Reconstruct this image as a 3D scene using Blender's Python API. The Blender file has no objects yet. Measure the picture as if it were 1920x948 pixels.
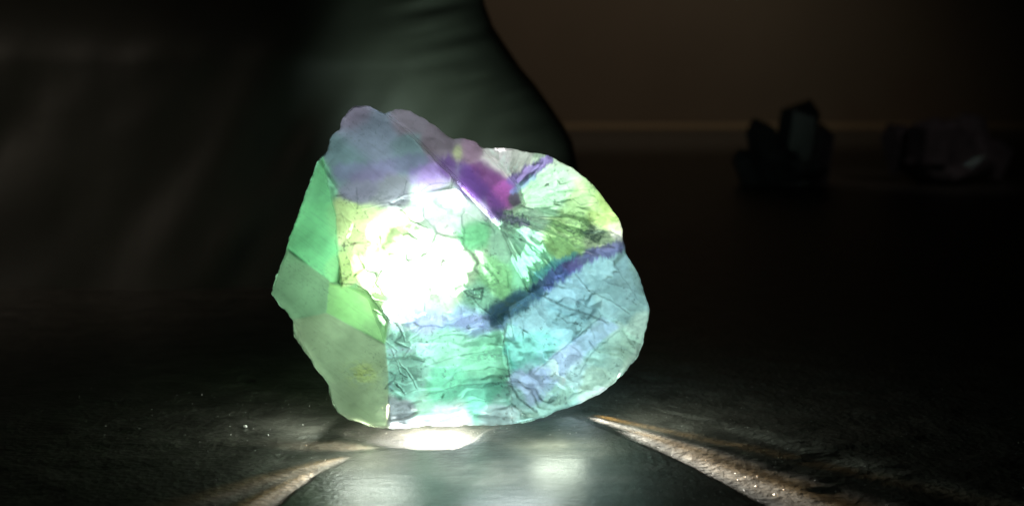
import bpy, math, random
import numpy as np
from mathutils import Vector, Matrix
from mathutils.geometry import delaunay_2d_cdt

# ------------------------------------------------------------------ camera
S = bpy.context.scene
COL = S.collection
F_PX = 2667.0                    # focal length in photo pixels (50 mm on 36 mm)
CAM_H = 0.070
PITCH = math.radians(8.0)
cam_d = bpy.data.cameras.new('camera')
cam_d.lens = 50.0; cam_d.sensor_width = 36.0
cam_d.clip_start = 0.01; cam_d.clip_end = 20
cam_d.dof.use_dof = True; cam_d.dof.focus_distance = 0.262; cam_d.dof.aperture_fstop = 22
cam = bpy.data.objects.new('camera', cam_d); COL.objects.link(cam)
cam.location = (0, 0, CAM_H); cam.rotation_euler = (math.radians(90) - PITCH, 0, 0)
S.camera = cam

def at(px, py, Y):
    """point seen at photo pixel (px, py) at distance Y from the camera"""
    a = (np.asarray(px, float) - 960.0) / F_PX
    b = (474.0 - np.asarray(py, float)) / F_PX
    dy = math.cos(PITCH) + b * math.sin(PITCH)
    dz = -math.sin(PITCH) + b * math.cos(PITCH)
    return a / dy * Y, Y + 0 * a, CAM_H + dz / dy * Y

def on_ground(px, py):
    b = (474.0 - py) / F_PX
    dy = math.cos(PITCH) + b * math.sin(PITCH); dz = -math.sin(PITCH) + b * math.cos(PITCH)
    Y = -CAM_H / dz * dy
    return at(px, py, Y)

# ------------------------------------------------------------------ world and exposure
W = bpy.data.worlds.new('World'); S.world = W; W.use_nodes = True
W.node_tree.nodes['Background'].inputs[0].default_value = (0.010, 0.011, 0.009, 1)
W.node_tree.nodes['Background'].inputs[1].default_value = 0.10
S.view_settings.view_transform = 'Standard'; S.view_settings.look = 'None'
S.view_settings.exposure = 0; S.view_settings.gamma = 1
S.cycles.max_bounces = 8; S.cycles.diffuse_bounces = 4; S.cycles.glossy_bounces = 3
S.cycles.transmission_bounces = 6; S.cycles.transparent_max_bounces = 8
S.cycles.caustics_reflective = False; S.cycles.caustics_refractive = False
S.cycles.sample_clamp_indirect = 4
S.cycles.use_denoising = True

# ------------------------------------------------------------------ lamps
def lamp(name, loc, watts, color=(1, 1, 1), radius=0.003, kind='POINT', aim=None, size=None, blend=0.5, sx=1, sy=1):
    l = bpy.data.lights.new(name, kind); l.energy = watts; l.color = color
    if kind == 'AREA':
        l.shape = 'ELLIPSE'; l.size = sx; l.size_y = sy
    else:
        l.shadow_soft_size = radius
    if kind == 'SPOT': l.spot_size = size; l.spot_blend = blend
    o = bpy.data.objects.new(name, l); COL.objects.link(o); o.location = loc
    if aim is not None:
        o.rotation_euler = (Vector(aim) - Vector(loc)).to_track_quat('-Z', 'Y').to_euler()
    return o

Y0 = 0.280
def inside(px, py, d): return tuple(float(v) for v in at(px, py, Y0 - d / 1000))
# the torch behind and under the crystal: its light as it spreads inside the stone
for px, py, d, w, c, r in [
    (790, 500, -2, 0.0120, (0.88, 1.0, 0.86), 6),
    (712, 440, 18, 0.0010, (1.0, 1.0, 0.80), 2),
    (848, 382, 16.5, 0.0011, (0.93, 1.0, 0.98), 2),
    (800, 385, 16, 0.0007, (0.93, 1.0, 0.95), 1.5),
    (850, 480, 18, 0.0011, (0.93, 1.0, 0.95), 2),
    (775, 515, 19, 0.0013, (0.93, 1.0, 0.92), 2.5),
    (690, 495, 16, 0.0006, (0.95, 1.0, 0.75), 2),
    (750, 585, 17, 0.0010, (0.88, 1.0, 0.95), 2.5),
    (820, 610, 8, 0.0030, (0.80, 1.0, 0.92), 6),
    (1000, 625, -3, 0.0050, (0.78, 0.98, 1.0), 9),
    (1110, 560, -8, 0.0026, (0.76, 0.97, 1.0), 8),
    (1080, 700, 4, 0.0016, (0.70, 0.92, 1.0), 6),
    (1030, 375, -6, 0.0024, (0.90, 1.0, 0.90), 6),
    (1110, 410, -6, 0.0016, (0.95, 1.0, 0.80), 5),
    (980, 480, 8, 0.0012, (0.75, 1.0, 0.85), 3),
    (850, 690, 8, 0.0050, (0.80, 1.0, 0.93), 8),
    (880, 765, 20, 0.0008, (0.90, 1.0, 1.0), 3),
    (936, 356, 5, 0.00012, (1.0, 0.7, 1.0), 2.5),
    (935, 290, -4, 0.00022, (1.0, 0.95, 0.95), 1),
]:
    lamp('torch_glow', inside(px, py, d), w * 1.25, c, r / 1000)

# light leaking out under the stone on to the tabletop
for px, py, w, sx in ((800, 808, 0.010, 0.014), (845, 806, 0.007, 0.006), (712, 806, 0.0014, 0.008)):
    x, y, _ = on_ground(px, py)
    lamp('torch_leak_fill', (float(x), 0.2580, 0.0040), w, (1.0, 0.95, 0.84), kind='AREA', sx=sx, sy=0.002)
def beam(px, py, tx, ty, w, c, deg, h=0.0035, up=40, blend=0.85, Y=None):
    """fan of light that leaves under the stone: narrow across, open upwards"""
    x, y, _ = on_ground(px, py); a, b, _ = on_ground(tx, ty)
    if Y is not None: y = Y
    o = lamp('torch_beam', (float(x), float(y), h), w, c, 0.0009, 'SPOT', (float(a), float(b), 0.0), math.radians(up), blend)
    o.scale = (math.tan(math.radians(deg / 2)) / math.tan(math.radians(up / 2)), 1, 1)
for tx, ty, w, up in ((1160, 797, 0.40, 40), (1260, 843, 1.1, 16), (1400, 908, 2.6, 8)):
    beam(1062, 762, tx + 4, ty - 4, w * 1.1, (1.0, 0.95, 0.86), 8.5, up=up, h=0.005)
    beam(1062, 760, tx + 15, ty - 12, w * 0.35, (1.0, 0.58, 0.16), 8, up=up, h=0.005)
for tx, ty, w, up in ((1300, 775, 0.06, 20), (1500, 835, 0.14, 9)):
    beam(1130, 735, tx, ty, w, (0.85, 1.0, 0.85), 8, up=up, h=0.005, blend=1.0)
for fx, tx, ty, w, wide, lng in ((735, 660, 832, 0.035, 34, 60), (705, 600, 868, 0.110, 16, 44), (672, 542, 910, 0.230, 10, 26)):
    lx = float(at(fx, 790, 0.2495)[0]); tgt = tuple(float(v) for v in on_ground(tx, ty))
    for col, dx, k in (((1.0, 0.94, 0.80), 0.0, 1.0), ((1.0, 0.60, 0.18), -0.0012, 0.35)):
        o = lamp('torch_beam', (lx, 0.2495, 0.0075), w * k, col, 0.0005, 'SPOT', (tgt[0] + dx, tgt[1] + 0.0006 * (dx < 0), 0), math.radians(lng), 0.9)
        o.scale = (math.tan(math.radians(wide / 2)) / math.tan(math.radians(lng / 2)), 1, 1)
for px, py, Y, ax, w in ((600, 735, 0.2610, -1, 0.0030), (1165, 715, 0.2640, 1, 0.0034)):  # added fill lamps either side, standing in for the stone's glow
    lx, ly, lz = (float(v) for v in at(px, py, Y))
    lamp('torch_leak_fill', (lx, ly, lz), w, (0.9, 1.0, 0.85), kind='AREA', sx=0.006, sy=0.004, aim=(lx + ax * 0.03, ly + 0.006, 0.0))
# added lamps facing down in front, standing in for light through the lower faces
for px, Y, z, w, c, sx, sy in ((1045, 0.2465, 0.0065, 0.0032, (0.88, 1.0, 0.80), 0.010, 0.005), (960, 0.2300, 0.010, 0.0055, (0.88, 1.0, 0.98), 0.016, 0.006), (700, 0.2390, 0.010, 0.0060, (0.90, 1.0, 0.88), 0.014, 0.006)):
    lx, ly, lz = at(px, 800, Y)
    lamp('torch_leak_fill', (float(lx), Y, z), w, c, kind='AREA', sx=sx, sy=sy)

# torch spill on the things behind, and the very weak room light
x, y, z = at(880, 330, 0.36)
lamp('torch_spill', (float(x), 0.345, float(z)), 0.40, (0.74, 1.0, 0.82), 0.01, 'SPOT', tuple(float(v) for v in at(900, 130, 0.47)), math.radians(62), 1.0)
lamp('room_lamp', (0.12, 1.00, 0.42), 1.1, (1.0, 0.80, 0.62), 0.05, 'SPOT', (0.06, 1.33, 0.06), math.radians(95), 1.0)
lamp('room_lamp', (-0.45, 0.10, 0.30), 1.6, (1.0, 0.84, 0.68), 0.05, 'SPOT', (-0.145, 0.43, 0.012), math.radians(22), 1.0)

# ------------------------------------------------------------------ helpers
def link(name, me, mat=None, parent=None, **props):
    o = bpy.data.objects.new(name, me); COL.objects.link(o)
    if mat is not None: me.materials.append(mat)
    if parent is not None: o.parent = parent
    for k, v in props.items(): o[k] = v
    return o

def np_mesh(name, co, faces, smooth=True):
    """faces: (n,3) or (n,4) int array"""
    me = bpy.data.meshes.new(name)
    n, k = faces.shape
    me.vertices.add(len(co)); me.vertices.foreach_set('co', co.astype(np.float32).ravel())
    me.loops.add(n * k); me.loops.foreach_set('vertex_index', faces.astype(np.int32).ravel())
    me.polygons.add(n)
    me.polygons.foreach_set('loop_start', np.arange(0, n * k, k, dtype=np.int32))
    me.polygons.foreach_set('loop_total', np.full(n, k, dtype=np.int32))
    me.update(calc_edges=True); me.validate()
    me.polygons.foreach_set('use_smooth', np.full(len(me.polygons), smooth))
    return me

class Nodes:
    def __init__(s, name):
        s.m = bpy.data.materials.new(name); s.m.use_nodes = True; s.t = s.m.node_tree
        s.t.nodes.clear(); s.out = s.t.nodes.new('ShaderNodeOutputMaterial')
    def n(s, t, **kw):
        nd = s.t.nodes.new('ShaderNode' + t)
        for k, v in kw.items():
            if k in nd.inputs: s.set(nd.inputs[k], v)
            else: setattr(nd, k, v)
        return nd
    def set(s, inp, v):
        if hasattr(v, 'links') and hasattr(v, 'is_output'): s.t.links.new(v, inp)
        elif hasattr(v, 'outputs'): s.t.links.new(v.outputs[0], inp)
        else: inp.default_value = v
    def i(s, nd, idx, v): s.set(nd.inputs[idx], v); return nd
    def math(s, op, a, b=0.0, clamp=False):
        nd = s.t.nodes.new('ShaderNodeMath'); nd.operation = op; nd.use_clamp = clamp
        s.i(nd, 0, a); s.i(nd, 1, b); return nd.outputs[0]
    def noise(s, scale, detail=4, rough=0.5, vec=None, dist=0.0):
        nd = s.n('TexNoise', Scale=scale, Detail=detail, Roughness=rough, Distortion=dist)
        if vec is not None: s.i(nd, 0, vec)
        return nd.outputs[0]
    def ramp(s, v, stops):
        nd = s.t.nodes.new('ShaderNodeValToRGB'); e = nd.color_ramp.elements
        while len(e) < len(stops): e.new(0.5)
        for k, (p, c) in enumerate(stops):
            e[k].position = p; e[k].color = (*c, 1) if len(c) == 3 else c
        s.i(nd, 0, v); return nd.outputs[0]

# value noise in numpy -------------------------------------------------
def vnoise(x, y, seed=0):
    def h(i, j):
        n = (i * 374761393 + j * 668265263 + seed * 974634777) & 0xffffffff
        n = ((n ^ (n >> 13)) * 1274126177) & 0xffffffff
        return ((n ^ (n >> 16)) & 0xffff) / 65535.0
    xi = np.floor(x).astype(np.int64); yi = np.floor(y).astype(np.int64)
    fx = x - xi; fy = y - yi; fx = fx * fx * (3 - 2 * fx); fy = fy * fy * (3 - 2 * fy)
    return (h(xi, yi) * (1 - fx) + h(xi + 1, yi) * fx) * (1 - fy) + (h(xi, yi + 1) * (1 - fx) + h(xi + 1, yi + 1) * fx) * fy
def fbm(x, y, oct=4, seed=0, gain=0.5):
    s = 0; a = 1; t = 0
    for k in range(oct):
        s = s + a * vnoise(x * 2 ** k, y * 2 ** k, seed + k * 17); t += a; a *= gain
    return s / t            # 0..1
def cells(x, y, seed=0, jit=0.9):
    """voronoi facets: distance to the border and the height of a tilted plane in each cell"""
    def h(i, j, s):
        n = (i * 374761393 + j * 668265263 + (seed * 31 + s) * 974634777) & 0xffffffff
        n = ((n ^ (n >> 13)) * 1274126177) & 0xffffffff
        return ((n ^ (n >> 16)) & 0xffff) / 65535.0
    xi = np.floor(x).astype(np.int64); yi = np.floor(y).astype(np.int64)
    d1 = np.full(x.shape, 9.0); d2 = np.full(x.shape, 9.0); hh = np.zeros(x.shape); v = np.zeros(x.shape)
    for di in (-1, 0, 1):
        for dj in (-1, 0, 1):
            i = xi + di; j = yi + dj
            cx = i + 0.5 + jit * (h(i, j, 1) - 0.5); cy = j + 0.5 + jit * (h(i, j, 2) - 0.5)
            d = np.hypot(x - cx, y - cy)
            tx = h(i, j, 3) * 2 - 1; ty = h(i, j, 4) * 2 - 1
            pl = tx * (x - cx) + ty * (y - cy) + 0.22 * (h(i, j, 5) - 0.5)
            near = d < d1
            d2 = np.where(near, d1, np.minimum(d2, d)); d1 = np.where(near, d, d1)
            hh = np.where(near, pl, hh); v = np.where(near, h(i, j, 6), v)
    return d2 - d1, hh, v
def seg_dist(x, y, pts):
    d = np.full(x.shape, 1e9)
    for (ax, ay), (bx, by) in zip(pts[:-1], pts[1:]):
        vx, vy = bx - ax, by - ay; L = vx * vx + vy * vy + 1e-9
        t = np.clip(((x - ax) * vx + (y - ay) * vy) / L, 0, 1)
        d = np.minimum(d, np.hypot(x - ax - t * vx, y - ay - t * vy))
    return d
def in_poly(x, y, pts):
    c = np.zeros(x.shape, bool); n = len(pts)
    for i in range(n):
        (x1, y1), (x2, y2) = pts[i][:2], pts[(i + 1) % n][:2]
        if y1 == y2: continue
        c ^= ((y1 > y) != (y2 > y)) & (x < (x2 - x1) * (y - y1) / (y2 - y1) + x1)
    return c
def soft(e0, e1, v):
    t = np.clip((v - e0) / (e1 - e0), 0, 1); return t * t * (3 - 2 * t)

# ------------------------------------------------------------------ tabletop
def grain_material():
    N = Nodes('dark_grained_tabletop')
    co = N.n('TexCoord').outputs['Object']
    big = N.noise(9.0, 3, 0.5, co); fine = N.noise(900.0, 4, 0.7, co); mid = N.noise(140.0, 5, 0.6, co)
    vor = N.n('TexVoronoi', Scale=700.0); N.i(vor, 0, co)
    base = N.ramp(mid, [(0.25, (0.030, 0.030, 0.026)), (0.6, (0.095, 0.092, 0.080)), (0.85, (0.20, 0.19, 0.17))])
    pol = N.n('Attribute', attribute_name='polish').outputs['Fac']
    rough = N.math('ADD', N.math('MULTIPLY', fine, 0.22), 0.26)
    wav = N.n('Mapping', Scale=(0.35, 1.5, 1.0)); N.i(wav, 0, co)
    wrk = N.noise(420.0, 3, 0.55, wav, 0.4)
    hgt = N.math('ADD', N.math('MULTIPLY', vor.outputs[0], 0.55), N.math('ADD', fine, N.math('MULTIPLY', mid, 0.9)))
    hm = N.n('Mix', data_type='FLOAT'); N.i(hm, 0, pol); N.i(hm, 2, hgt); N.i(hm, 3, N.math('ADD', N.math('MULTIPLY', wrk, 0.50), N.math('MULTIPLY', fine, 0.45)))
    b = N.n('Bump', Strength=0.5, Distance=0.0005, Height=hm.outputs[0])
    p = N.n('BsdfPrincipled', Roughness=rough, Normal=b)
    p.inputs['Specular IOR Level'].default_value = 0.55
    N.i(p, 'Base Color', base); N.i(N.out, 0, p)
    return N.m
mat_table = grain_material()

# near sheet with real undulation, spreading into the far tabletop (one mesh, graded grid)
gxs = np.concatenate([-np.geomspace(0.16, 2.0, 26)[::-1], np.arange(-0.158, 0.159, 0.0007), np.geomspace(0.16, 2.0, 26)])
gys = np.concatenate([np.linspace(-0.3, 0.195, 12), np.arange(0.20, 0.36, 0.0007), np.geomspace(0.361, 1.325, 60)])
GX, GY = np.meshgrid(gxs, gys)
DOME = [(430,1050),(505,948),(540,915),(580,885),(640,857),(700,839),(750,831),(790,835),(850,834),(880,820),(900,800),(960,788),(1010,782),(1070,770),(1130,792),(1200,821),(1300,864),(1400,915),(1460,950),(1560,1050)]
DOME_XY = [tuple(float(v) for v in on_ground(p[0], p[1] + 9)[:2]) for p in DOME]
def ground_h(X, Y, smooth_too=False):
    w = np.exp(-((Y - 0.25) / 0.10) ** 2) * np.exp(-(X / 0.18) ** 2)
    u = 0.0005 * (fbm(X * 40, Y * 40, 3, 5) - 0.55)
    g = 0.00005 * (fbm(X * 1300, Y * 1300, 3, 6) - 0.5) + 0.00006 * (soft(0.50, 0.75, fbm(X * 200, Y * 260, 4, 8)))
    near = (np.abs(X) < 0.1) & (Y > 0.19) & (Y < 0.30)
    sd = np.full(X.shape, -1.0)
    xs, ys = X[near], Y[near]
    d = seg_dist(xs + 0.0008 * (fbm(xs * 300, ys * 300, 3, 77) - 0.5), ys, DOME_XY); sd[near] = np.where(in_poly(xs, ys, DOME_XY), d, -d)
    ins = soft(-0.0002, 0.0014, sd) * near; flat = soft(0.0, 0.014, sd) * near
    g = g + 0.0003 * soft(-0.006, -0.013, sd) * soft(0.42, 0.68, fbm(X * 110, Y * 150, 4, 88))
    if smooth_too: return flat
    return w * (u * (1 - ins) + g * (1 - 0.93 * flat)) - 0.0006 + 0.0011 * ins
GZ = ground_h(GX, GY)
ny, nx = GX.shape; idx = np.arange(nx * ny).reshape(ny, nx)
quads = np.stack([idx[:-1, :-1], idx[:-1, 1:], idx[1:, 1:], idx[1:, :-1]], -1).reshape(-1, 4)
tt = link('tabletop', np_mesh('tabletop', np.stack([GX, GY, GZ], -1).reshape(-1, 3), quads), mat_table, kind='structure')
sm = tt.data.attributes.new('polish', 'FLOAT', 'POINT'); sm.data.foreach_set('value', ground_h(GX, GY, True).astype(np.float32).ravel())

# wall behind: upright sheet with thickness
N = Nodes('brown_wall')
co = N.n('TexCoord').outputs['Object']
c = N.ramp(N.noise(3.0, 4, 0.6, co), [(0.2, (0.15, 0.125, 0.09)), (0.8, (0.23, 0.19, 0.14))])
N.i(N.out, 0, N.n('BsdfPrincipled', Roughness=0.8, **{'Base Color': c}))
def box_mesh(name, lo, hi, bev=0):
    import bmesh
    bm = bmesh.new(); bmesh.ops.create_cube(bm, size=1)
    for v in bm.verts:
        v.co = [lo[k] + (v.co[k] + 0.5) * (hi[k] - lo[k]) for k in range(3)]
    if bev: bmesh.ops.bevel(bm, geom=list(bm.edges), offset=bev, segments=3, affect='EDGES')
    me = bpy.data.meshes.new(name); bm.to_mesh(me); bm.free(); return me
link('wall', box_mesh('wall', (-2.2, 1.34, -0.4), (2.2, 1.40, 1.6)), N.m, kind='structure')
N2 = Nodes('pale_skirting')
N2.i(N2.out, 0, N2.n('BsdfPrincipled', Roughness=0.5, **{'Base Color': (0.34, 0.27, 0.17, 1)}))
link('skirting', box_mesh('skirting', (-2.2, 1.327, -0.4), (2.2, 1.339, 0.005), 0.002), N2.m, kind='structure')

# ------------------------------------------------------------------ dark creased bag behind the crystal
def bag():
    N = Nodes('dark_green_bag_cloth')
    co = N.n('TexCoord').outputs['Object']
    c = N.ramp(N.noise(22.0, 5, 0.6, co), [(0.2, (0.028, 0.030, 0.025)), (0.8, (0.054, 0.057, 0.046))])
    b = N.n('Bump', Strength=0.25, Distance=0.002, Height=N.math('ADD', N.noise(30.0, 2, 0.5, co), N.math('MULTIPLY', N.noise(600.0, 2, 0.5, co), 0.12)))
    N.i(N.out, 0, N.n('BsdfPrincipled', Roughness=0.55, Normal=b, **{'Base Color': c}))
    # outline of the bag (px, py) from the foot on the right, up and over, down to the left
    Yb = 0.50
    right = [(1085, 330), (1072, 262), (1055, 232), (1030, 195), (1005, 160), (975, 125), (950, 88), (925, 50), (910, 10), (890, -60), (850, -150), (760, -240)]
    # build as stacked rings: half widths from left edge far outside the frame
    rows = 150; cols = 260
    pys = np.array([p[1] for p in right][::-1], float); pxs = np.array([p[0] for p in right][::-1], float)
    ys = np.linspace(-240, 520, rows)
    co_, fc = [], []
    V = np.zeros((rows, cols, 3))
    for r, py in enumerate(ys):
        xr = np.interp(py, pys, pxs); xl = -900 + 0.9 * (520 - py)
        if py > 330: xr = 1085 + (py - 330) * 0.25
        th = np.linspace(0, 2 * math.pi, cols, endpoint=False)
        cx = 0.5 * (xl + xr); hw = 0.5 * (xr - xl)
        # superellipse section so that the front is broad and the sides round off
        cs, sn = np.cos(th), np.sin(th)
        ex = np.sign(cs) * np.abs(cs) ** 0.75; ey = np.sign(sn) * np.abs(sn) ** 0.75
        px = cx + hw * ex
        dep = 0.075 * (0.35 + 0.65 * soft(-240, 120, py))
        X, Yv, Z = at(px, py, Yb)
        Yv = Yb + 0.02 - dep * ey * -1.0 if False else Yb - dep * ey
        # folds: diagonal and upright pleats, plus creases close to the right edge
        u = px / 100.0; v = py / 100.0
        f = 0.016 * (fbm(u * 0.55 + v * 0.30, v * 0.16 - u * 0.03 + 9, 3, 3) - 0.5) + 0.002 * (fbm(u * 1.3 + v * 0.8, v * 0.5, 2, 9) - 0.5)
        cr = np.exp(-((px - (xr - 60)) / 70.0) ** 2) * (0.0035 * (fbm(u * 0.5 + 2, v * 5.0 + u * 1.2, 2, 21) - 0.5) * 2) 
        V[r, :, 0] = X; V[r, :, 1] = Yv - (f + cr) * np.sign(ey) * np.abs(ey) ** 0.5; V[r, :, 2] = Z
    V[:, :, 2] = np.maximum(V[:, :, 2], -0.012)
    id_ = np.arange(rows * cols).reshape(rows, cols); nx_ = np.roll(id_, -1, 1)
    q = np.stack([id_[:-1], id_[1:], nx_[1:], nx_[:-1]], -1).reshape(-1, 4)
    co_ = V.reshape(-1, 3)
    top = co_[id_[0]].mean(0); co_ = np.vstack([co_, top])
    # cap as quads fan: pairs of neighbours
    cap = np.stack([np.full(cols, len(co_) - 1), id_[0], nx_[0], nx_[0]], -1)
    me = np_mesh('creased_bag', co_, q)
    o = link('creased_bag', me, N.m, label='large dark creased cloth bag standing behind the glowing crystal on the left', category='bag')
    tri = bpy.data.meshes.new('bag_top'); tri.from_pydata([tuple(v) for v in co_[id_[0]]], [], [list(range(cols))])
    link('bag_top', tri, N.m, parent=o)
    return o
bag()

# ------------------------------------------------------------------ the fluorite crystal
OUT = [(665,198,8),(690,199,8),(720,213,8),(742,205,4),(768,207,4),(800,226,4),(828,246,4),(850,261,4),(870,260,4),(888,264,4),(905,279,2),(930,277,1),(965,281,0),
 (1000,286,0),(1028,292,0),(1050,303,0),(1075,316,0),(1100,334,0),(1122,358,0),(1142,386,0),(1158,408,1),(1168,430,2),(1168,446,2),(1174,476,3),(1188,499,3),(1200,520,3),(1207,545,3),(1218,578,3),
 (1216,596,3),(1208,622,5),(1204,645,6),(1195,668,8),(1170,702,12),(1152,717,14),(1125,738,17),(1098,750,20),(1075,762,22),(1045,769,25),(1022,781,26),(995,789,27),(960,795,28),(920,796,28),
 (880,796,28),(840,799,28),(800,797,28),(760,803,28),(735,804,28),(700,801,27),(676,792,26),(652,786,25),(634,774,24),(622,756,23),(618,738,22),(616,722,21),(602,703,18),(590,690,17),(582,672,15),(570,658,14),
 (560,644,12),(552,630,11),(549,602,10),(535,582,8),(522,570,8),(509,551,6),(513,532,6),(520,512,6),(530,486,5),(537,466,5),(545,440,4),(560,402,4),(572,362,4),(586,328,4),(594,305,5),(606,292,5),(614,282,5),
 (617,262,6),(622,252,6),(636,242,6),(641,224,7),(652,208,8)]
INN = dict(  # interior key points: photo pixel and depth in mm in front of the rim plane
 r1=(776,262,14), r2=(850,334,18), r3=(900,388,21), r4=(938,428,22), r0=(726,219,9),
 s0=(733,213,4), s1=(783,255,8), s2=(858,325,11), s3=(908,378,13), s4=(942,416,13),
 f1=(830,262,7), f2=(880,300,10), f3=(925,340,12.5), f4=(948,384,12), f5=(974,384,7), f6=(966,352,7), f7=(936,314,6), f8=(898,284,5),
 g8=(908,285,2.5), g7=(944,311,2), g6=(974,350,3), g5=(984,386,5), g4=(960,402,9),
 g1=(1010,330,6), g2=(1060,395,12), g3=(990,450,18), g9=(1100,440,11), g10=(1140,438,6), g11=(1100,380,6), g12=(1040,350,8), g13=(1030,475,17),
 e1=(628,345,11), e2=(672,392,17), e3=(760,368,19), e4=(846,352,19.5), e5=(700,290,14), e6=(650,290,10),
 a1=(640,400,15), a2=(632,470,17), a3=(614,524,17), a4=(604,330,8), a5=(575,440,9),
 c0=(655,430,20), c1=(720,430,24), c2=(838,398,24), c3=(800,500,27), c4=(884,462,24.5), c5=(920,540,21), c6=(690,500,23), c7=(905,425,22.5), c8=(760,560,26),
 d1=(640,530,18), d2=(690,545,22), d3=(728,600,25), d4=(722,645,27), d5=(612,586,15.5), d6=(550,500,10), d7=(618,536,16), d8=(690,628,24),
 v1=(964,500,17), v2=(990,556,14.5), v3=(928,592,20), v4=(955,575,15),
 w1=(724,700,29), w2=(728,760,30), w3=(660,690,24), w4=(640,640,19),
 i1=(745,640,28), i2=(770,700,29.5), i3=(795,742,31), i4=(860,640,27), i5=(940,608,23), i6=(952,690,26), i7=(958,750,28), i8=(860,765,30.5), i9=(900,700,27),i10=(830,700,28.5),
 h1=(1012,566,19), h2=(1100,585,20), h3=(1170,606,13), h4=(1060,655,24), h5=(975,712,28), h6=(1010,752,27.5), h7=(1100,705,21), h8=(1186,635,10), h9=(1130,560,17), h10=(1080,482,14), h11=(1160,470,7), h12=(1030,530,17), h13=(1185,560,9), h14=(1150,655,16), h15=(1130,600,21), h16=(1110,520,15), h17=(965,640,24), h18=(1060,725,23.5), h19=(1145,505,11),
 b1=(1040,762,26), b2=(1140,715,17), b3=(1190,655,9.5),
)
EDGES = [('r0','r1'),('r1','r2'),('r2','r3'),('r3','r4'),('s0','s1'),('s1','s2'),('s2','s3'),('s3','s4'),
 ('f8','f7'),('f7','f6'),('f6','f5'),('f5','f4'),('g8','g7'),('g7','g6'),('g6','g5'),('g5','g4'),
 ('a4','e1'),('e1','e2'),('e2','e3'),('e3','e4'),('e4','r2'),('a1','a2'),('a2','a3'),('a1','e1'),
 ('a3','d1'),('d1','d2'),('d2','d3'),('d3','d4'),('d4','d8'),('d8','d5'),('d7','d5'),('d4','w1'),('w1','w2'),
 ('r4','v1'),('v1','v2'),('v2','v4'),('v4','v3'),('v3','i5'),('i5','h17'),('h17','h5'),('h5','h6'),
 ('h4','h1'),('h4','h5'),('h4','h15'),('h15','h3'),('h7','h14'),('h14','h8'),('h6','h18'),('h18','h7'),
 ('h12','h10'),('h10','h11'),('b1','b2'),('b2','b3'),('h9','h3'),('i3','i2'),('i2','i1'),('i1','d4')]

def densify(poly, step):
    P = np.array(poly, float); Q = np.roll(P, -1, 0); out = []
    for p, q in zip(P, Q):
        n = max(1, int(np.hypot(*(q - p)[:2]) / step))
        for k in range(n): out.append(p + (q - p) * k / n)
    return np.array(out)

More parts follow.
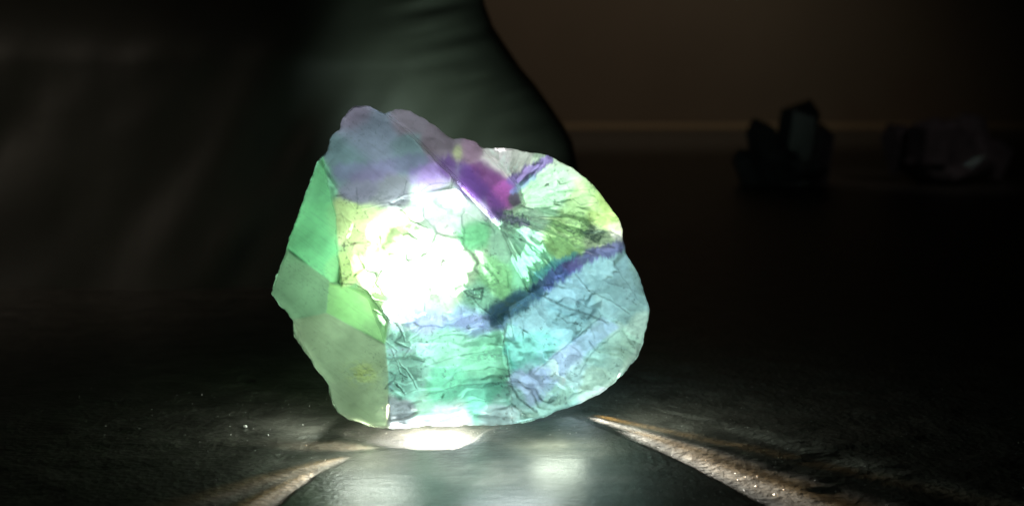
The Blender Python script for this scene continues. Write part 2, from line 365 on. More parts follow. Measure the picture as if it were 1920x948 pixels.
def crystal():
    STEP = 1.25
    keys = list(INN)
    pts2 = [Vector((p[0], p[1])) for p in OUT] + [Vector(INN[k][:2]) for k in keys]
    dep = np.array([p[2] for p in OUT] + [INN[k][2] for k in keys], float)
    no = len(OUT)
    ed = [(i, (i + 1) % no) for i in range(no)] + [(no + keys.index(a), no + keys.index(b)) for a, b in EDGES]
    r = delaunay_2d_cdt(pts2, ed, [], 0, 0.01)
    vout, fout, vorig = r[0], r[2], r[3]
    dd = [float(np.mean([dep[o] for o in og])) if og else None for og in vorig]
    P2 = np.array([[v.x, v.y] for v in vout])
    for k, d in enumerate(dd):
        if d is None:
            q = np.hypot(*(np.array(pts2)[:, :2] - P2[k]).T); w = 1 / (q + 1) ** 3; dd[k] = float((w * dep).sum() / w.sum())
    dd = np.array(dd)
    x0, y0 = 500, 190
    NX = int(730 / STEP) + 1; NY = int(625 / STEP) + 1
    X, Y = np.meshgrid(x0 + np.arange(NX) * STEP, y0 + np.arange(NY) * STEP)
    D = np.full(X.shape, np.nan)
    for f in fout:
        for t in range(1, len(f) - 1):
            a, b, c = f[0], f[t], f[t + 1]
            A, B, C = P2[a], P2[b], P2[c]
            i0 = max(0, int((min(A[0], B[0], C[0]) - x0) / STEP) - 1); i1 = min(NX, int((max(A[0], B[0], C[0]) - x0) / STEP) + 2)
            j0 = max(0, int((min(A[1], B[1], C[1]) - y0) / STEP) - 1); j1 = min(NY, int((max(A[1], B[1], C[1]) - y0) / STEP) + 2)
            xs, ys = X[j0:j1, i0:i1], Y[j0:j1, i0:i1]
            den = (B[1] - C[1]) * (A[0] - C[0]) + (C[0] - B[0]) * (A[1] - C[1])
            if abs(den) < 1e-6: continue
            u = ((B[1] - C[1]) * (xs - C[0]) + (C[0] - B[0]) * (ys - C[1])) / den
            v = ((C[1] - A[1]) * (xs - C[0]) + (A[0] - C[0]) * (ys - C[1])) / den
            w = 1 - u - v; m = (u > -0.002) & (v > -0.002) & (w > -0.002)
            sub = D[j0:j1, i0:i1]; sub[m] = (u * dd[a] + v * dd[b] + w * dd[c])[m]
    ring = densify(OUT, 2.0)
    ring[:, 0] += 2.3 * (fbm(ring[:, 0] / 14, ring[:, 1] / 14, 3, 41) - 0.5) * 2
    ring[:, 1] += 2.3 * (fbm(ring[:, 0] / 14, ring[:, 1] / 14, 3, 43) - 0.5) * 2
    ring[:, 0] += 1.6 * (np.abs(fbm(ring[:, 0] / 5, ring[:, 1] / 5, 2, 45) - 0.5) - .1) * 2
    ins = in_poly(X, Y, ring)
    # fill the few grid points outside the triangulation
    for _ in range(8):
        bad = np.isnan(D)
        if not (bad & ins).any(): break
        Dn = np.where(bad, 0, D); cnt = (~bad).astype(float)
        s = sum(np.roll(Dn, k, a) for a in (0, 1) for k in (-1, 1)); n = sum(np.roll(cnt, k, a) for a in (0, 1) for k in (-1, 1))
        D = np.where(bad & (n > 0), s / np.maximum(n, 1), D)
    D = np.nan_to_num(D, nan=0.0)
    # distance to the rim
    rimd = seg_dist(X[::4, ::4], Y[::4, ::4], [tuple(p[:2]) for p in OUT] + [OUT[0][:2]])
    rimd = np.repeat(np.repeat(rimd, 4, 0), 4, 1)[:NY, :NX]
    for _ in range(6): rimd = (rimd + np.roll(rimd, 1, 0) + np.roll(rimd, -1, 0) + np.roll(rimd, 1, 1) + np.roll(rimd, -1, 1)) / 5

    # ---- where each kind of break is (photo-pixel polygons) --------------------------------
    R = {
     'frosted': [(606,290),(586,328),(537,466),(509,551),(549,602),(618,738),(640,780),(728,805),(730,760),(726,700),(722,645),(690,560),(640,530),(630,470),(628,400),(612,340)],
     'wedge': [(606,300),(617,262),(641,224),(665,196),(720,213),(776,262),(850,334),(846,352),(760,368),(672,392),(628,345)],
     'ridge': [(724,208),(768,200),(850,255),(898,270),(940,311),(972,350),(982,384),(948,392),(942,420),(900,384),(850,328),(780,260)],
     'lobe': [(903,270),(1030,285),(1110,340),(1175,430),(1170,462),(1080,486),(1012,560),(990,556),(964,500),(940,428),(944,404),(984,386),(974,350),(944,311)],
     'aqua': [(1170,462),(1215,540),(1222,590),(1200,670),(1125,745),(1010,795),(960,760),(952,690),(940,608),(990,560),(1030,530),(1080,486)],
     'core': [(628,345),(672,392),(760,368),(846,352),(900,388),(938,428),(964,500),(990,556),(928,592),(860,590),(740,600),(690,545),(640,530),(632,470)],
     'base': [(728,600),(860,590),(928,592),(945,610),(955,700),(965,800),(728,810),(722,645)],
    }
    lab = np.zeros(X.shape, int); names = list(R)
    warpx = X + 9 * (fbm(X / 26, Y / 26, 3, 71) - 0.5); warpy = Y + 9 * (fbm(X / 26, Y / 26, 3, 72) - 0.5)
    M = {}
    for k in names:
        crisp = k in ('ridge',)
        m = in_poly(X if crisp else warpx, Y if crisp else warpy, R[k]); M[k] = m
        lab[m & (lab == 0)] = names.index(k) + 1
    def blur(a, n):
        a = a.astype(float)
        for _ in range(n): a = (a * 2 + np.roll(a, 1, 0) + np.roll(a, -1, 0) + np.roll(a, 1, 1) + np.roll(a, -1, 1)) / 6
        return a
    B = {k: blur(M[k] & (lab == names.index(k) + 1), 10) for k in names}

    # the cleavage faces are plane: fit each one
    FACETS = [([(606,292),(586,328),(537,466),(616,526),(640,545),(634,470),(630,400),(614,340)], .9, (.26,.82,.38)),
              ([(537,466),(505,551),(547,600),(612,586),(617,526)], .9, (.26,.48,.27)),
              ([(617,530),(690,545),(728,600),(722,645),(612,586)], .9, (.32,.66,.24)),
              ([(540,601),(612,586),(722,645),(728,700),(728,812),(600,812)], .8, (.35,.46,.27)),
              ([(600,300),(610,262),(641,224),(660,190),(720,211),(776,262),(850,334),(846,352),(760,368),(672,392),(628,345)], .85, None),
              (R['ridge'], .5, None)]
    PT = []
    for pl, s_, tint in FACETS:
        m = in_poly(X, Y, pl) & ins
        A_ = np.stack([X[m], Y[m], np.ones(m.sum())], 1); k_, *_r = np.linalg.lstsq(A_, D[m], rcond=None)
        D[m] = (1 - s_) * D[m] + s_ * (A_ @ k_)
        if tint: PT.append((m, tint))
    for _ in range(10): D = (D * 2 + np.roll(D, 1, 0) + np.roll(D, -1, 0) + np.roll(D, 1, 1) + np.roll(D, -1, 1)) / 6
    # ---- relief -----------------------------------------------------------------------------
    def rot(deg, sx, sy, wob=0.0, seed=0):
        a = math.radians(deg); wx = X + wob * (fbm(X / 40, Y / 40, 3, seed) - 0.5); wy = Y + wob * (fbm(X / 40, Y / 40, 3, seed + 5) - 0.5)
        return (wx * math.cos(a) + wy * math.sin(a)) / sx, (-wx * math.sin(a) + wy * math.cos(a)) / sy
    H = np.zeros(X.shape); dirt = np.zeros(X.shape)
    # lobe: long feathered breaks fanning out of the notch at (945, 405)
    ang = np.arctan2(Y - 395, X - 925); rad = np.hypot(X - 925, Y - 395)
    b1, h1, v1 = cells(ang * 9 + 0.6 * fbm(X / 30, Y / 30, 3, 2), rad / 62.0, 3)
    b2, h2, v2 = cells(ang * 17 + 1.5 * fbm(X / 22, Y / 22, 3, 4), rad / 26.0 + v1, 7)
    H += B['lobe'] * (1.1 * h1 + 0.25 * h2)
    dirt += B['lobe'] * (0.22 * soft(0.10, 0.0, b1) * (v1 > .4) + 0.15 * soft(0.06, 0.0, b2) * (v2 > .6))
    # aqua: plates leaning along ~ 25 and -35 degrees
    u, v = rot(22, 95, 26, 50, 11); b3, h3, v3 = cells(u, v, 13)
    u, v = rot(-35, 80, 20, 40, 15); b4, h4, v4 = cells(u, v, 17)
    H += B['aqua'] * (0.95 * h3 + 0.2 * h4 + 1.6 * (fbm(X / 30, Y / 18, 3, 19) - 0.5))
    dirt += B['aqua'] * (0.2 * soft(0.04, 0.0, b3) * (v3 > 0.6) + 0.06 * soft(0.03, 0, b4) * (v4 > 0.6))
    # base: flat shell-like breaks running nearly level
    u, v = rot(-8, 110, 18, 30, 23); b5, h5, v5 = cells(u, v, 29)
    u, v = rot(-16, 50, 9, 24, 25); b6, h6, v6 = cells(u, v, 31)
    H += B['base'] * (1.0 * h5 + 0.08 * h6)
    dirt += B['base'] * (0.22 * soft(0.08, 0.0, b5) * (v5 > .5) + 0.08 * soft(0.08, 0, b6) * (v6 > 0.7))
    # core: blocky cleavage steps
    u, v = rot(30, 46, 34, 22, 33); b7, h7, v7 = cells(u, v, 37)
    u, v = rot(30, 14, 11, 10, 35); b8, h8, v8 = cells(u, v, 39)
    H += B['core'] * (0.8 * h7 + 0.05 * h8)
    dirt += B['core'] * (0.12 * soft(0.06, 0.0, b7) + 0.05 * soft(0.10, 0, b8) * (v8 > 0.8))
    # frosted faces, wedge and ridge: nearly flat with low waves and faint growth steps
    H += (B['frosted'] + B['wedge'] + B['ridge']) * (0.7 * (fbm(X / 60, Y / 60, 3, 51) - 0.5) + 0.14 * (fbm(X / 9, Y / 9, 3, 53) - 0.5))
    u, v = rot(18, 26, 12, 18, 61); b9, h9, v9 = cells(u, v, 67)
    H += B['ridge'] * 0.35 * h9
    H = blur(H, 5)
    H += 0.03 * (fbm(X / 3.5, Y / 3.5, 2, 81) - 0.5) * (B['core'] + B['lobe'] + B['aqua'] + B['base'])
    # grooves: cracks one can follow in the stone
    cracks = [
     ([(742,604),(757,624),(741,640),(770,652),(757,668)], 1.0), ([(724,640),(745,657),(732,680),(762,690)], 0.6), ([(724,688),(744,672),(768,700),(784,730)], 0.7),
     ([(722,727),(738,712),(760,738)], 1.2), ([(735,655),(752,700),(764,706)], 0.8), ([(742,604),(752,612),(760,640),(768,640)], 0.9),
     ([(622,530),(668,532),(690,546),(712,580),(728,596),(742,604)], 1.1), ([(690,546),(700,560),(722,566)], 0.8), ([(700,580),(716,590),(724,600)], 0.9),
     ([(988,545),(1018,556),(1060,576),(1110,592),(1140,604)], 1.3), ([(1045,590),(1062,604),(1084,606)], 1.0), ([(1080,515),(1104,545),(1150,566),(1180,588)], 0.9),
     ([(950,605),(945,640),(952,680),(958,720),(975,748),(1006,770)], 1.4), ([(1000,700),(1040,665),(1070,640),(1130,590)], 0.8),
     ([(938,428),(956,470),(978,520),(988,545)], 1.0), ([(870,545),(905,540),(902,560),(878,556),(870,545)], 1.6), ([(880,552),(898,574),(920,590)], 1.0),
     ([(800,640),(850,620),(900,612)], 0.6), ([(790,690),(850,668),(925,655)], 0.7), ([(800,740),(860,722),(940,716)], 0.9),
     ([(668,392),(690,388),(730,380),(756,366),(790,360)], 0.8), ([(672,392),(668,352)], 0.6), ([(756,366),(762,340)], 0.6), ([(790,360),(806,346),(850,342)], 0.6),
     ([(752,394),(770,414),(800,428)], 1.0), ([(716,508),(706,530),(718,548)], 1.0), ([(700,540),(716,508),(722,520)], 0.8),
     ([(1040,420),(1075,436),(1120,430)], 0.8), ([(1075,372),(1088,384),(1120,380)], 0.8), ([(1150,490),(1168,520),(1196,560)], 0.7),
     ([(640,400),(650,430),(645,470),(660,500)], 0.5), ([(1085,700),(1110,660),(1160,620)], 0.8), ([(975,384),(1000,392)], 1.2), ([(950,395),(985,408)], 1.0)]
    wx = X + 2.0 * (fbm(X / 8, Y / 8, 3, 91) - 0.5) * 2; wy = Y + 2.0 * (fbm(X / 8, Y / 8, 3, 93) - 0.5) * 2
    for pl, wd in cracks:
        xs = [p[0] for p in pl]; ys = [p[1] for p in pl]
        i0, i1 = int((min(xs) - 14 - x0) / STEP), int((max(xs) + 14 - x0) / STEP); j0, j1 = int((min(ys) - 14 - y0) / STEP), int((max(ys) + 14 - y0) / STEP)
        sl = (slice(max(0, j0), j1), slice(max(0, i0), i1))
        d = seg_dist(wx[sl], wy[sl], pl); g = soft(2.2 * wd + 0.6, 0.3, d)
        H[sl] -= 0.14 * wd * g; dirt[sl] = np.maximum(dirt[sl], g * min(1, 0.50 * wd))
    # mineral specks and feathery dark growth
    sp = fbm(X / 5, Y / 5, 3, 101); patch = fbm(X / 34, Y / 34, 3, 103)
    dirt += 0.55 * soft(0.62, 0.76, sp) * soft(0.50, 0.66, patch) * (B['core'] + B['lobe'] + B['aqua'] + B['base'] + 0.15)
    for (cx, cy, rx, ry, s) in [(1085,430,60,26,0.75),(1120,445,50,18,0.6),(890,552,22,14,0.9),(958,578,34,22,0.8),(960,412,34,24,0.9),(735,720,26,44,0.30),(925,520,26,34,0.45),(915,668,24,12,0.6),(955,712,14,22,0.7),(1180,610,24,24,0.35),(1060,700,20,10,0.3),(740,770,30,18,0.5),(760,632,28,40,0.2),(715,370,60,14,0.35),(890,505,40,40,0.35)]:
        q = ((X - cx) / rx) ** 2 + ((Y - cy) / ry) ** 2
        dirt += s * np.exp(-q) * soft(0.42, 0.62, fbm(X / 6 + Y / 30, Y / 4, 4, int(cx)))
    dirt = np.clip(dirt, 0, 1)
    fz = B['frosted'] + B['wedge'] + B['ridge']
    dirt = np.clip(dirt + 0.35 * fz * soft(0.66, 0.80, fbm(X / 3.2, Y / 3.2, 3, 301)) * soft(0.4, 0.7, fbm(X / 50, Y / 50, 2, 303)) + 0.10 * fz * soft(0.60, 0.75, fbm((X * .8 + Y * .6) / 40, (Y * .8 - X * .6) / 2.2, 2, 305)), 0, 1)
    olive = np.exp(-((X - 680) / 26) ** 2 - ((Y - 700) / 20) ** 2); H += 0.55 * olive * (fbm(X / 6, Y / 4, 3, 307) - 0.5)
    # bevel towards the rim: the stone rounds off to its outline
    fade = soft(0, 26, rimd); H *= 0.25 + 0.75 * fade
    # round the last millimetres
    rr = np.clip(rimd / 16.0, 0, 1); D2 = D + H - 2.6 * (1 - np.sqrt(1 - (1 - rr) ** 2))

    # ---- colour zoning of the fluorite (its own tint; face and plate tints also hold painted shading) -----------------------------
    zx = X + 16 * (fbm(X / 30, Y / 30, 4, 111) - 0.5); zy = Y + 16 * (fbm(X / 30, Y / 30, 4, 113) - 0.5)
    ZC = [ # px, py, radius, tint
     (570,440,40,(.30,.86,.42)),(590,340,26,(.36,.90,.55)),(560,530,30,(.30,.62,.36)),(600,560,26,(.30,.62,.36)),(660,580,24,(.34,.86,.36)),(640,660,50,(.38,.66,.42)),(670,750,40,(.50,.72,.50)),(685,695,16,(.58,.80,.36)),
     (665,215,26,(.42,.35,.52)),(700,260,40,(.36,.41,.58)),(650,300,30,(.27,.40,.47)),(760,280,24,(.30,.42,.50)),(680,345,26,(.32,.32,.46)),(730,370,24,(.34,.36,.44)),(820,340,20,(.62,.50,.86)),
     (760,225,24,(.38,.31,.42)),(830,265,26,(.32,.25,.34)),(860,285,12,(.62,.62,.40)),(885,280,18,(.42,.26,.40)),(910,330,20,(.26,.09,.30)),(880,350,20,(.24,.10,.50)),(935,365,16,(.50,.14,.52)),(965,375,9,(.16,.12,.20)),
     (930,290,22,(.96,.86,.90)),(970,300,16,(.90,.84,.80)),(1050,320,26,(.66,.80,.62)),(1030,370,26,(.55,.94,.58)),(1080,370,22,(.64,.95,.46)),(1130,400,22,(.58,.84,.32)),(1155,430,12,(.95,.98,.75)),
     (1060,430,32,(.48,.78,.34)),(1000,420,24,(.66,.92,.66)),(960,460,24,(.50,.90,.66)),(990,500,28,(.40,.94,.62)),(1120,450,20,(.36,.46,.30)),
     (650,420,26,(.72,.96,.46)),(720,440,40,(.75,1,.52)),(840,390,40,(.82,1,.92)),(800,500,60,(.72,1,.68)),(880,440,20,(.30,.86,.45)),(930,520,24,(.36,.80,.40)),(900,560,22,(.36,.76,.56)),(760,560,30,(.74,1,.85)),
     (640,505,20,(.66,.96,.40)),(700,560,20,(.58,.90,.40)),
     (800,600,22,(.56,.66,.90)),(880,600,24,(.40,.56,.80)),(770,660,30,(.50,.95,.80)),(750,715,20,(.42,.85,.72)),(850,650,30,(.42,.88,.66)),(900,680,30,(.32,.80,.54)),(850,720,26,(.28,.84,.56)),(900,740,26,(.24,.72,.54)),(850,775,20,(.80,.92,.96)),(930,770,20,(.66,.88,.90)),
     (740,770,18,(.38,.44,.50)),(1060,530,26,(.40,.64,.80)),(1130,500,24,(.38,.62,.68)),(1060,600,30,(.30,.62,.72)),(1000,600,24,(.46,.76,.88)),(1010,650,26,(.28,.90,.80)),(980,660,20,(.22,.80,.66)),(1000,710,24,(.52,.68,.92)),(1060,680,26,(.60,.82,.96)),
     (1120,640,26,(.46,.78,.78)),(1180,560,26,(.30,.48,.48)),(1160,650,24,(.54,.74,.64)),(1120,720,20,(.70,.90,.74)),(1200,600,14,(.46,.62,.54)),(1040,745,20,(.46,.78,.72)),(960,740,14,(.34,.60,.56)),(970,575,16,(.14,.30,.34)),(935,590,14,(.14,.24,.36))]
    cs = np.zeros(X.shape + (3,)); ws = np.zeros(X.shape)
    for (cx, cy, r, c) in ZC:
        w = np.exp(-(((zx - cx) ** 2 + (zy - cy) ** 2) / (0.55 * r * r))) + 1e-4 * (r * r) / ((zx - cx) ** 2 + (zy - cy) ** 2 + r * r)
        cs += w[..., None] * np.array(c); ws += w
    C = cs / ws[..., None]
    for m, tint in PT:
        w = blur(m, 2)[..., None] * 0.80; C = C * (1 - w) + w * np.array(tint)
    for pl, tint in (([(950,606),(1062,645),(985,702),(955,665)], (.38,.84,.76)), ([(972,708),(1060,650),(1128,592),(1160,612),(1064,690),(1012,756)], (.46,.58,.90)),
                     ([(1064,700),(1165,612),(1205,640),(1120,738),(1036,764)], (.46,.74,.60)), ([(1010,566),(1080,496),(1168,470),(1202,560),(1142,602),(1060,588)], (.36,.58,.64)),
                     ([(950,600),(1012,568),(1060,590),(1130,604),(1062,644)], (.42,.70,.74)), ([(800,735),(870,722),(950,716),(960,760),(820,758)], (.22,.66,.48)),
                     ([(1000,318),(1060,312),(1080,350),(1040,402),(990,388)], (.56,.95,.66)), ([(1075,350),(1120,372),(1135,400),(1085,384)], (.66,.90,.50)), ([(950,430),(1010,430),(1030,480),(985,520)], (.42,.95,.62))):
        w = blur(in_poly(warpx, warpy, pl), 7)[..., None] * 0.55; C = C * (1 - w) + w * np.array(tint)  # plate tints paint in the shading that sets the plates apart
    w = (olive * soft(0.35, 0.6, fbm(X / 9, Y / 6, 3, 309)))[..., None] * 0.7; C = C * (1 - w) + w * np.array((.52, .66, .22))
    def band(pts, wd, c, s=1.0, fr=0.35):
        nonlocal C
        q = seg_dist(X + 22 * fr * (fbm(X / 4, Y / 12, 3, 7) - 0.5), Y + 30 * fr * (fbm(X / 5, Y / 20, 3, 9) - 0.5), pts)
        w = s * soft(wd, wd * 0.35, q); C = C * (1 - w[..., None]) + w[..., None] * np.array(c)
    band([(640,322),(700,322),(760,306),(815,306),(840,318)], 24, (.30,.22,.56), .4)
    band([(780,330),(812,322)], 24, (.50,.30,.90), .5)
    band([(842,312),(872,330),(900,362),(925,392)], 30, (.19,.08,.36), .8, .45)
    band([(962,342),(990,320),(1026,300)], 16, (.26,.14,.56), .85, .7)
    band([(962,360),(1000,330)], 8, (.30,.42,.90), .6)
    band([(1005,545),(1040,518),(1072,498)], 22, (.08,.10,.40), .85, .6)
    band([(1000,520),(1040,496),(1075,480)], 12, (.10,.42,.52), .7, .6)
    band([(1068,500),(1110,478),(1165,460)], 18, (.14,.12,.34), .85, .6)
    band([(765,600),(820,602),(905,602)], 18, (.36,.42,.84), .6, .6)
    band([(925,588),(960,572),(1000,552)], 26, (.04,.10,.17), .85, .5)
    band([(925,400),(960,410),(985,418)], 13, (.14,.07,.26), .8, .6)
    cloud = 1 + 0.7 * (fbm(X / 55 + 3, Y / 45, 4, 141) - 0.5) + 0.25 * (fbm((X + Y) / 30, (Y - X) / 60, 3, 143) - 0.5)
    C = C * cloud[..., None]
    # thin pale or dark veils inside each break
    vv = 0.5 * B['aqua'] * (v3 - 0.5) + 0.4 * B['lobe'] * (v2 - 0.5) + 0.5 * B['base'] * (v5 - 0.5) + 0.25 * B['core'] * (v7 - 0.5)
    fine = (fbm(X / 7, Y / 7, 4, 131) - 0.5) * 0.35 * (B['aqua'] + B['lobe'] + B['base'] + B['core'] + 0.25)
    C = np.clip(C * (1 + vv + fine)[..., None], 0.01, 1.0)

    # ---- mesh: front sheet, back sheet, shared rim ------------------------------------------
    idx = -np.ones(X.shape, int)
    PX, PY = X[ins].copy(), Y[ins].copy(); idx[ins] = np.arange(len(PX)); nF = len(PX)
    Yf = Y0 - D2[ins] / 1000
    # points that touch an outside neighbour slide on to the outline
    nb = ins & ~(np.roll(ins, 1, 0) & np.roll(ins, -1, 0) & np.roll(ins, 1, 1) & np.roll(ins, -1, 1))
    ids = idx[nb]; q = ring; qn = np.roll(ring, -1, 0)
    for k in ids:
        p = np.array([PX[k], PY[k]]); A = q[:, :2]; Bq = qn[:, :2]; vv_ = Bq - A
        t = np.clip(((p - A) * vv_).sum(1) / ((vv_ ** 2).sum(1) + 1e-9), 0, 1); c_ = A + t[:, None] * vv_
        dd_ = ((p - c_) ** 2).sum(1); m = dd_.argmin(); PX[k], PY[k] = c_[m]
        Yf[k] = Y0 - ((1 - t[m]) * q[m, 2] + t[m] * qn[m, 2] - 2.0) / 1000
    xf, yf, zf = at(PX, PY, Yf); coF = np.stack([xf, yf, zf], 1)
    full = ins[:-1, :-1] & ins[:-1, 1:] & ins[1:, 1:] & ins[1:, :-1]
    F = np.stack([idx[:-1, :-1][full], idx[1:, :-1][full], idx[1:, 1:][full], idx[:-1, 1:][full]], 1)
    # corners with three of four points inside
    cells3 = []
    a, b, c, d = idx[:-1, :-1], idx[1:, :-1], idx[1:, 1:], idx[:-1, 1:]
    for tri in ((a, b, c), (a, b, d), (b, c, d), (a, c, d)):
        m = ~full & (tri[0] >= 0) & (tri[1] >= 0) & (tri[2] >= 0)
        cells3.append(np.stack([t[m] for t in tri], 1))
    T3 = np.vstack(cells3)
    face_lab_q = lab[:-1, :-1][full]
    faces = np.vstack([np.stack([F[:, 0], F[:, 1], F[:, 2]], 1), np.stack([F[:, 0], F[:, 2], F[:, 3]], 1), T3])
    flab = lab[ins][faces[:, 0]]
    # grow labels of unlabelled rim faces from the nearest named region centre
    cent = {1: (590, 560), 2: (690, 270), 3: (860, 290), 4: (1060, 370), 5: (1090, 640), 6: (800, 460), 7: (840, 710)}
    un = flab == 0
    if un.any():
        fx = PX[faces[un, 0]]; fy = PY[faces[un, 0]]
        best = np.full(un.sum(), 1e9); bl = np.zeros(un.sum(), int)
        for k, nm in enumerate(names):
            dq = seg_dist(fx, fy, [p[:2] for p in R[nm]] + [R[nm][0]])
            m = dq < best; best[m] = dq[m]; bl[m] = k + 1
        flab[un] = bl
    root = bpy.data.objects.new('fluorite_crystal', None); COL.objects.link(root)
    bx, by, bz = on_ground(870, 790); root.location = (float(bx), 0.27, 0.0)
    root['label'] = 'large glowing rough fluorite crystal with green, aqua and purple zones in the centre'; root['category'] = 'crystal'
    off = np.array(root.location)
    nm_of = {1: ('frosted_face', 'matt grey-green cleavage faces on the left side'), 2: ('wedge_slab', 'smooth blue-purple wedge at the top left'), 3: ('ridge', 'dark purple ridge behind the wedge'),
             4: ('rounded_lobe', 'rounded yellow-green lobe crossed by a violet band'), 5: ('aqua_lobe', 'pale aqua lower right part with slanting plates'), 6: ('bright_core', 'blown-out white and green middle'), 7: ('fractured_base', 'mint green lower middle with level fractures')}
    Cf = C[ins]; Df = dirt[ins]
    rough = (0.42 * (B['frosted'] + B['wedge']) + 0.30 * B['ridge'] + 0.18 * B['lobe'] + 0.27 * B['core'] + 0.27 * B['aqua'] + 0.29 * B['base'])[ins]
    nrm = np.zeros_like(coF); fa = coF[faces]
    fn = np.cross(fa[:, 1] - fa[:, 0], fa[:, 2] - fa[:, 0])
    for k in range(3): np.add.at(nrm, faces[:, k], fn)
    nrm /= np.linalg.norm(nrm, axis=1)[:, None] + 1e-12
    # orient towards the camera
    if nrm[:, 1].mean() > 0: nrm = -nrm; faces = faces[:, ::-1]
    def make(name, fsel, co, col, dr, ro, nr, label=None):
        used, inv = np.unique(fsel, return_inverse=True)
        me = np_mesh(name, co[used] - off, inv.reshape(-1, 3))
        at_ = me.attributes.new('tint', 'FLOAT_COLOR', 'POINT'); at_.data.foreach_set('color', np.hstack([col[used], np.ones((len(used), 1))]).astype(np.float32).ravel())
        at_ = me.attributes.new('inclusion', 'FLOAT', 'POINT'); at_.data.foreach_set('value', dr[used].astype(np.float32))
        at_ = me.attributes.new('matt', 'FLOAT', 'POINT'); at_.data.foreach_set('value', ro[used].astype(np.float32))
        if nr is not None: me.normals_split_custom_set_from_vertices([tuple(v) for v in nr[used]])
        o = link(name, me, MAT_F, parent=root)
        if label: o['label'] = label
        return o
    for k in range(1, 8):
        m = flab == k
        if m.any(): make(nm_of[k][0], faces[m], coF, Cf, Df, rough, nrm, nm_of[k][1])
    # back of the stone: same rim, bulging away and standing on the tabletop
    rd = rimd[ins]; bulge = 30 * np.sqrt(np.clip(rd / 150.0, 0, 1)) + 5 * (fbm(PX / 60, PY / 60, 3, 201) - 0.5) * soft(0, 30, rd)
    Yb = Yf.copy(); rimmask = np.zeros(nF, bool); rimmask[ids] = True
    rimY = Y0 - np.interp(PY, [190, 450, 600, 800], [5, 3, 8, 28]) / 1000
    Yb = np.where(rimmask, Yf, np.maximum(rimY, Yf + 0.001) + bulge / 1000)
    xb, yb, zb = at(PX, PY, Yb); under = 0.0044 * soft(0.277, 0.267, Yb) * soft(640, 700, PX)
    zb = np.where(rimmask, zb, np.maximum(zb, 0.0002 + under)); coB = np.stack([xb, yb, zb], 1)
    make('back_face', faces[:, ::-1], coB, np.clip(Cf * 0.8, 0, 1), Df * 0.3, rough * 0 + 0.35, None, 'far side of the stone')
    return root

# material: light from inside comes through, tinted by the stone
N = Nodes('fluorite')
tint = N.n('Attribute', attribute_name='tint').outputs['Color']
inc = N.n('Attribute', attribute_name='inclusion').outputs['Fac']
matt = N.n('Attribute', attribute_name='matt').outputs['Fac']
co = N.n('TexCoord').outputs['Object']
fine = N.noise(2600.0, 3, 0.6, co); grit = N.noise(900.0, 5, 0.7, co, 0.6)
inc2 = N.math('MULTIPLY', inc, N.math('ADD', N.math('MULTIPLY', grit, 1.3), 0.25), clamp=True)
mx = N.n('Mix', data_type='RGBA'); N.i(mx, 0, N.math('MULTIPLY', inc2, 0.85)); N.i(mx, 6, tint); N.i(mx, 7, (0.05, 0.09, 0.085, 1))
tc = mx.outputs[2]
bump = N.n('Bump', Strength=0.13, Distance=0.0003, Height=N.math('ADD', fine, N.math('MULTIPLY', grit, 1.5)))
tr = N.n('BsdfTranslucent', Color=tc, Normal=bump)
df = N.n('BsdfDiffuse', Color=tc, Normal=bump)
m1 = N.n('MixShader'); N.i(m1, 0, 0.30); N.i(m1, 1, tr); N.i(m1, 2, df)
vivid = N.n('Gamma', Color=tc, Gamma=0.9)
rf = N.n('BsdfRefraction', Color=vivid, IOR=1.43, Roughness=N.math('ADD', matt, 0.0), Normal=bump)
clear = N.math('MULTIPLY', N.math('SUBTRACT', 0.46, matt, clamp=True), 1.35)
mr = N.n('MixShader'); N.i(mr, 0, clear); N.i(mr, 1, m1); N.i(mr, 2, rf)
gl = N.n('BsdfGlossy', Roughness=matt, Normal=bump)
fr = N.n('Fresnel', IOR=1.43, Normal=bump)
m2 = N.n('MixShader'); N.i(m2, 0, fr); N.i(m2, 1, mr); N.i(m2, 2, gl)
N.i(N.out, 0, m2)
MAT_F = N.m
stone = crystal()

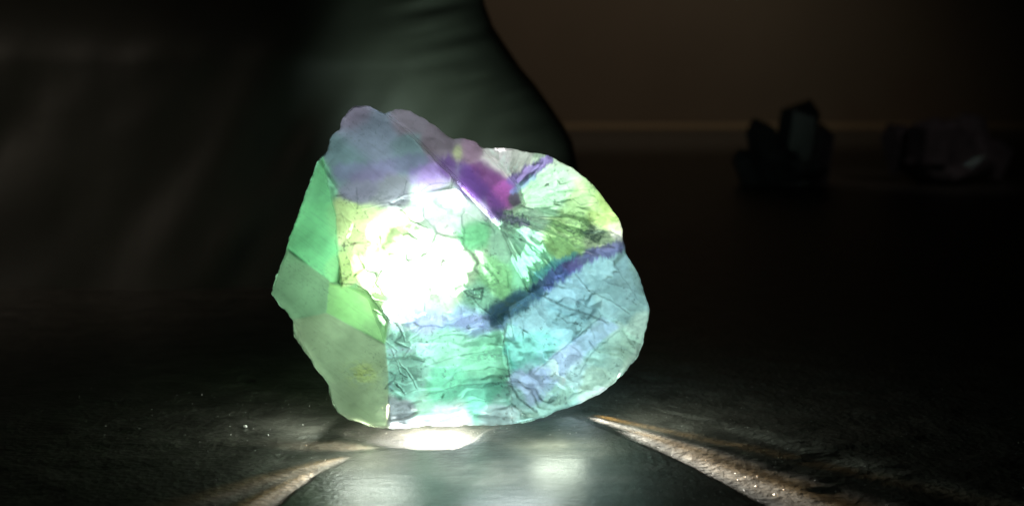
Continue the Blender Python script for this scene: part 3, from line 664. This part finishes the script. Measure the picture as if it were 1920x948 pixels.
# sheets of old fractures inside the stone, seen through its clear faces
N = Nodes('inner_veil')
co = N.n('TexCoord').outputs['Object']
nn = N.noise(420.0, 5, 0.65, co, 0.8)
vc = N.ramp(nn, [(0.35, (0.10, 0.30, 0.24)), (0.55, (0.55, 0.85, 0.78)), (0.75, (0.95, 0.98, 0.96))])
a_ = N.n('BsdfTranslucent', Color=vc); b_ = N.n('BsdfDiffuse', Color=vc); c_ = N.n('BsdfTransparent')
k1 = N.n('MixShader'); N.i(k1, 0, 0.5); N.i(k1, 1, a_); N.i(k1, 2, b_)
k2 = N.n('MixShader'); N.i(k2, 0, N.ramp(nn, [(0.30, (0, 0, 0)), (0.80, (0.75,) * 3)])); N.i(k2, 1, c_); N.i(k2, 2, k1)
N.i(N.out, 0, k2); MAT_V = N.m
rng = random.Random(12)
for (px, py, d, wid, hei, yaw, roll) in [(1090, 640, 8, 90, 46, 25, 28), (1110, 550, 5, 100, 40, -30, -15), (1020, 700, 14, 80, 34, 30, 35), (860, 660, 15, 120, 30, 10, 6), (880, 730, 17, 110, 26, -15, 4),
                                (1070, 390, 0, 110, 50, 30, -30), (1010, 450, 5, 90, 40, -25, 15), (1150, 590, -1, 70, 50, 40, 50), (760, 690, 16, 50, 60, 40, 80), (960, 320, -2, 60, 24, 10, -20)]:
    n_ = 26; vs = []; s_ = 0.0001
    for j_ in range(n_):
        for i_ in range(n_):
            u_ = (i_ / (n_ - 1) - .5) * 2; v_ = (j_ / (n_ - 1) - .5) * 2
            q_ = 1 - 0.25 * math.sin(3 * math.atan2(v_, u_) + px)
            vs.append((u_ * wid / 2 * s_ * q_, 0.0012 * math.sin(u_ * 2.5 + py) * math.cos(v_ * 2) + 0.0006 * rng.uniform(-.4, .4), v_ * hei / 2 * s_ * q_))
    fs = [(j_ * n_ + i_, j_ * n_ + i_ + 1, (j_ + 1) * n_ + i_ + 1, (j_ + 1) * n_ + i_) for j_ in range(n_ - 1) for i_ in range(n_ - 1)]
    me = bpy.data.meshes.new('inner_fracture'); me.from_pydata(vs, [], fs)
    o = link('inner_fracture', me, MAT_V, parent=stone)
    o.location = Vector(inside(px, py, d)) - stone.location; o.rotation_euler = (rng.uniform(-.4, .4), math.radians(roll), math.radians(yaw))

# ------------------------------------------------------------------ dim crystal clusters standing at the back
def quartz_material(name, tint, rough):
    N = Nodes(name)
    co = N.n('TexCoord').outputs['Object']
    c = N.ramp(N.noise(70, 4, 0.6, co), [(0.3, tuple(v * 0.5 for v in tint)), (0.7, tint)])
    N.i(N.out, 0, N.n('BsdfPrincipled', Roughness=rough, **{'Base Color': c, 'Transmission Weight': 0.35, 'IOR': 1.54}))
    return N.m
def prism(R, h, sides, rng, tip=0.24):
    """six-sided crystal point, base at the origin, along +Z"""
    vs, fs = [], []
    rad = [R * rng.uniform(0.8, 1.15) for _ in range(sides)]
    for z, s in ((-0.3 * h, 1.0), (h * (1 - tip), 0.92)):
        for k in range(sides):
            a = 2 * math.pi * k / sides
            vs.append((rad[k] * s * math.cos(a), rad[k] * s * math.sin(a), z + (rng.uniform(-.06, .06) * h if z > 0 else 0)))
    vs.append((R * rng.uniform(-.35, .35), R * rng.uniform(-.35, .35), h)); t = len(vs) - 1
    for k in range(sides):
        n = (k + 1) % sides
        fs.append((k, n, sides + n, sides + k)); fs.append((sides + k, sides + n, t))
    fs.append(tuple(range(sides))[::-1])
    return vs, fs
def cluster(px, py, w_px, h_px, seed, label, mat, pts, bulk=0.62):
    rng = random.Random(seed)
    x, y, z = (float(v) for v in on_ground(px, py)); s = y / F_PX       # metres per photo pixel there
    root = bpy.data.objects.new('crystal_cluster', None); COL.objects.link(root); root.location = (x, y, 0)
    root['label'] = label; root['category'] = 'crystal'; root['group'] = 'dim crystals standing in the dark behind'
    import bmesh
    bm = bmesh.new(); bmesh.ops.create_icosphere(bm, subdivisions=3, radius=1)
    for v in bm.verts:
        n = v.co.normalized(); k = 0.82 + 0.30 * math.sin(3 * n.x + seed) * math.cos(4 * n.z + n.y * 3) + rng.uniform(-.06, .06)
        v.co = Vector((n.x * w_px * 0.42 * s * k, n.y * w_px * 0.36 * s * k, max(0, (n.z * 0.5 + 0.42) * h_px * bulk * s * k)))
    me = bpy.data.meshes.new('matrix_rock'); bm.to_mesh(me); bm.free()
    link('matrix_rock', me, mat, parent=root)
    for (ox, oz, R, h, lean, tw) in pts:
        vs, fs = prism(R * s, h * s, 6, rng)
        me = bpy.data.meshes.new('crystal_point'); me.from_pydata(vs, [], fs)
        o = link('crystal_point', me, mat, parent=root); o.location = (ox * s, rng.uniform(-.15, .1) * w_px * s, oz * s)
        o.rotation_euler = (rng.uniform(-.3, .2), lean, tw)
    return root
q1 = quartz_material('smoky_quartz', (0.12, 0.12, 0.14), 0.4); q2 = quartz_material('clear_quartz', (0.24, 0.22, 0.24), 0.16)
cluster(1480, 342, 185, 150, 3, 'dark smoky crystal cluster at the back, left one of the two dim ones', q1,
        [(-38, 20, 36, 105, -.18, .2), (8, 30, 44, 128, .03, 1.0), (46, 16, 40, 98, .20, .5), (-70, 5, 30, 66, -.38, .7)])
cluster(1768, 342, 240, 145, 8, 'clear jagged crystal cluster with small glints at the far right', q2,
        [(-72, 45, 34, 70, -.30, .4), (-38, 62, 40, 62, -.1, 1.1), (10, 66, 44, 56, .03, .2), (50, 58, 38, 74, .15, .9), (84, 30, 42, 56, .40, .2), (-20, 20, 30, 70, -.5, 1.9), (30, 20, 28, 66, .5, 2.4)], 1.0)

# bits of light from the room on the clusters
x, y, z = on_ground(1700, 345)
lamp('room_glint', (float(x) + 0.12, float(y) - 0.35, 0.30), 0.38, (1.0, 0.86, 0.80), 0.012, 'SPOT', (float(x) + 0.01, float(y), 0.02), math.radians(16), 1.0)

# ------------------------------------------------------------------ chips and grit on the tabletop
def chip(px, py, size_px, seed, label, mat, name='stone_chip'):
    rng = random.Random(seed); x, y, _ = (float(v) for v in on_ground(px, py)); s = y / F_PX * size_px * 0.5
    import bmesh
    bm = bmesh.new(); bmesh.ops.create_icosphere(bm, subdivisions=1, radius=1)
    for v in bm.verts: v.co = Vector((v.co.x * rng.uniform(.7, 1.2), v.co.y * rng.uniform(.7, 1.2), v.co.z * rng.uniform(.6, .9))) * s
    me = bpy.data.meshes.new(name); bm.to_mesh(me); bm.free()
    o = link(name, me, mat, label=label, category='stone chip', group='pale chips lying on the tabletop')
    o.location = (x, y, float(ground_h(np.array([x]), np.array([y]))[0]) + s * 0.5)
Nc = Nodes('pale_chip'); Nc.i(Nc.out, 0, Nc.n('BsdfPrincipled', Roughness=0.3, **{'Base Color': (0.8, 0.8, 0.76, 1)}))
chip(460, 797, 9, 1, 'tiny white stone chip on the dark tabletop left of the crystal', Nc.m)
chip(502, 812, 5, 2, 'smallest pale chip, just right of the white chip', Nc.m)
rng = np.random.default_rng(4)
n = 900; gxp = rng.normal(0, 0.055, n); gyp = rng.uniform(0.205, 0.30, n)
keep = ~((np.abs(gxp + 0.003) < 0.026) & (gyp < 0.25)); gxp, gyp = gxp[keep], gyp[keep]; n = len(gxp)
gzp = ground_h(gxp, gyp); r = rng.uniform(0.00004, 0.00013, n)
base = np.array([(1, 0, 0), (-.5, .87, 0), (-.5, -.87, 0), (0, 0, 1.2)]); co_ = (base[None] * r[:, None, None] + np.stack([gxp, gyp, gzp], 1)[:, None]).reshape(-1, 3)
fc = (np.array([(0, 1, 3), (1, 2, 3), (2, 0, 3)])[None] + 4 * np.arange(n)[:, None, None]).reshape(-1, 3)
link('dust', np_mesh('dust', co_, fc, False), Nc.m, kind='stuff')
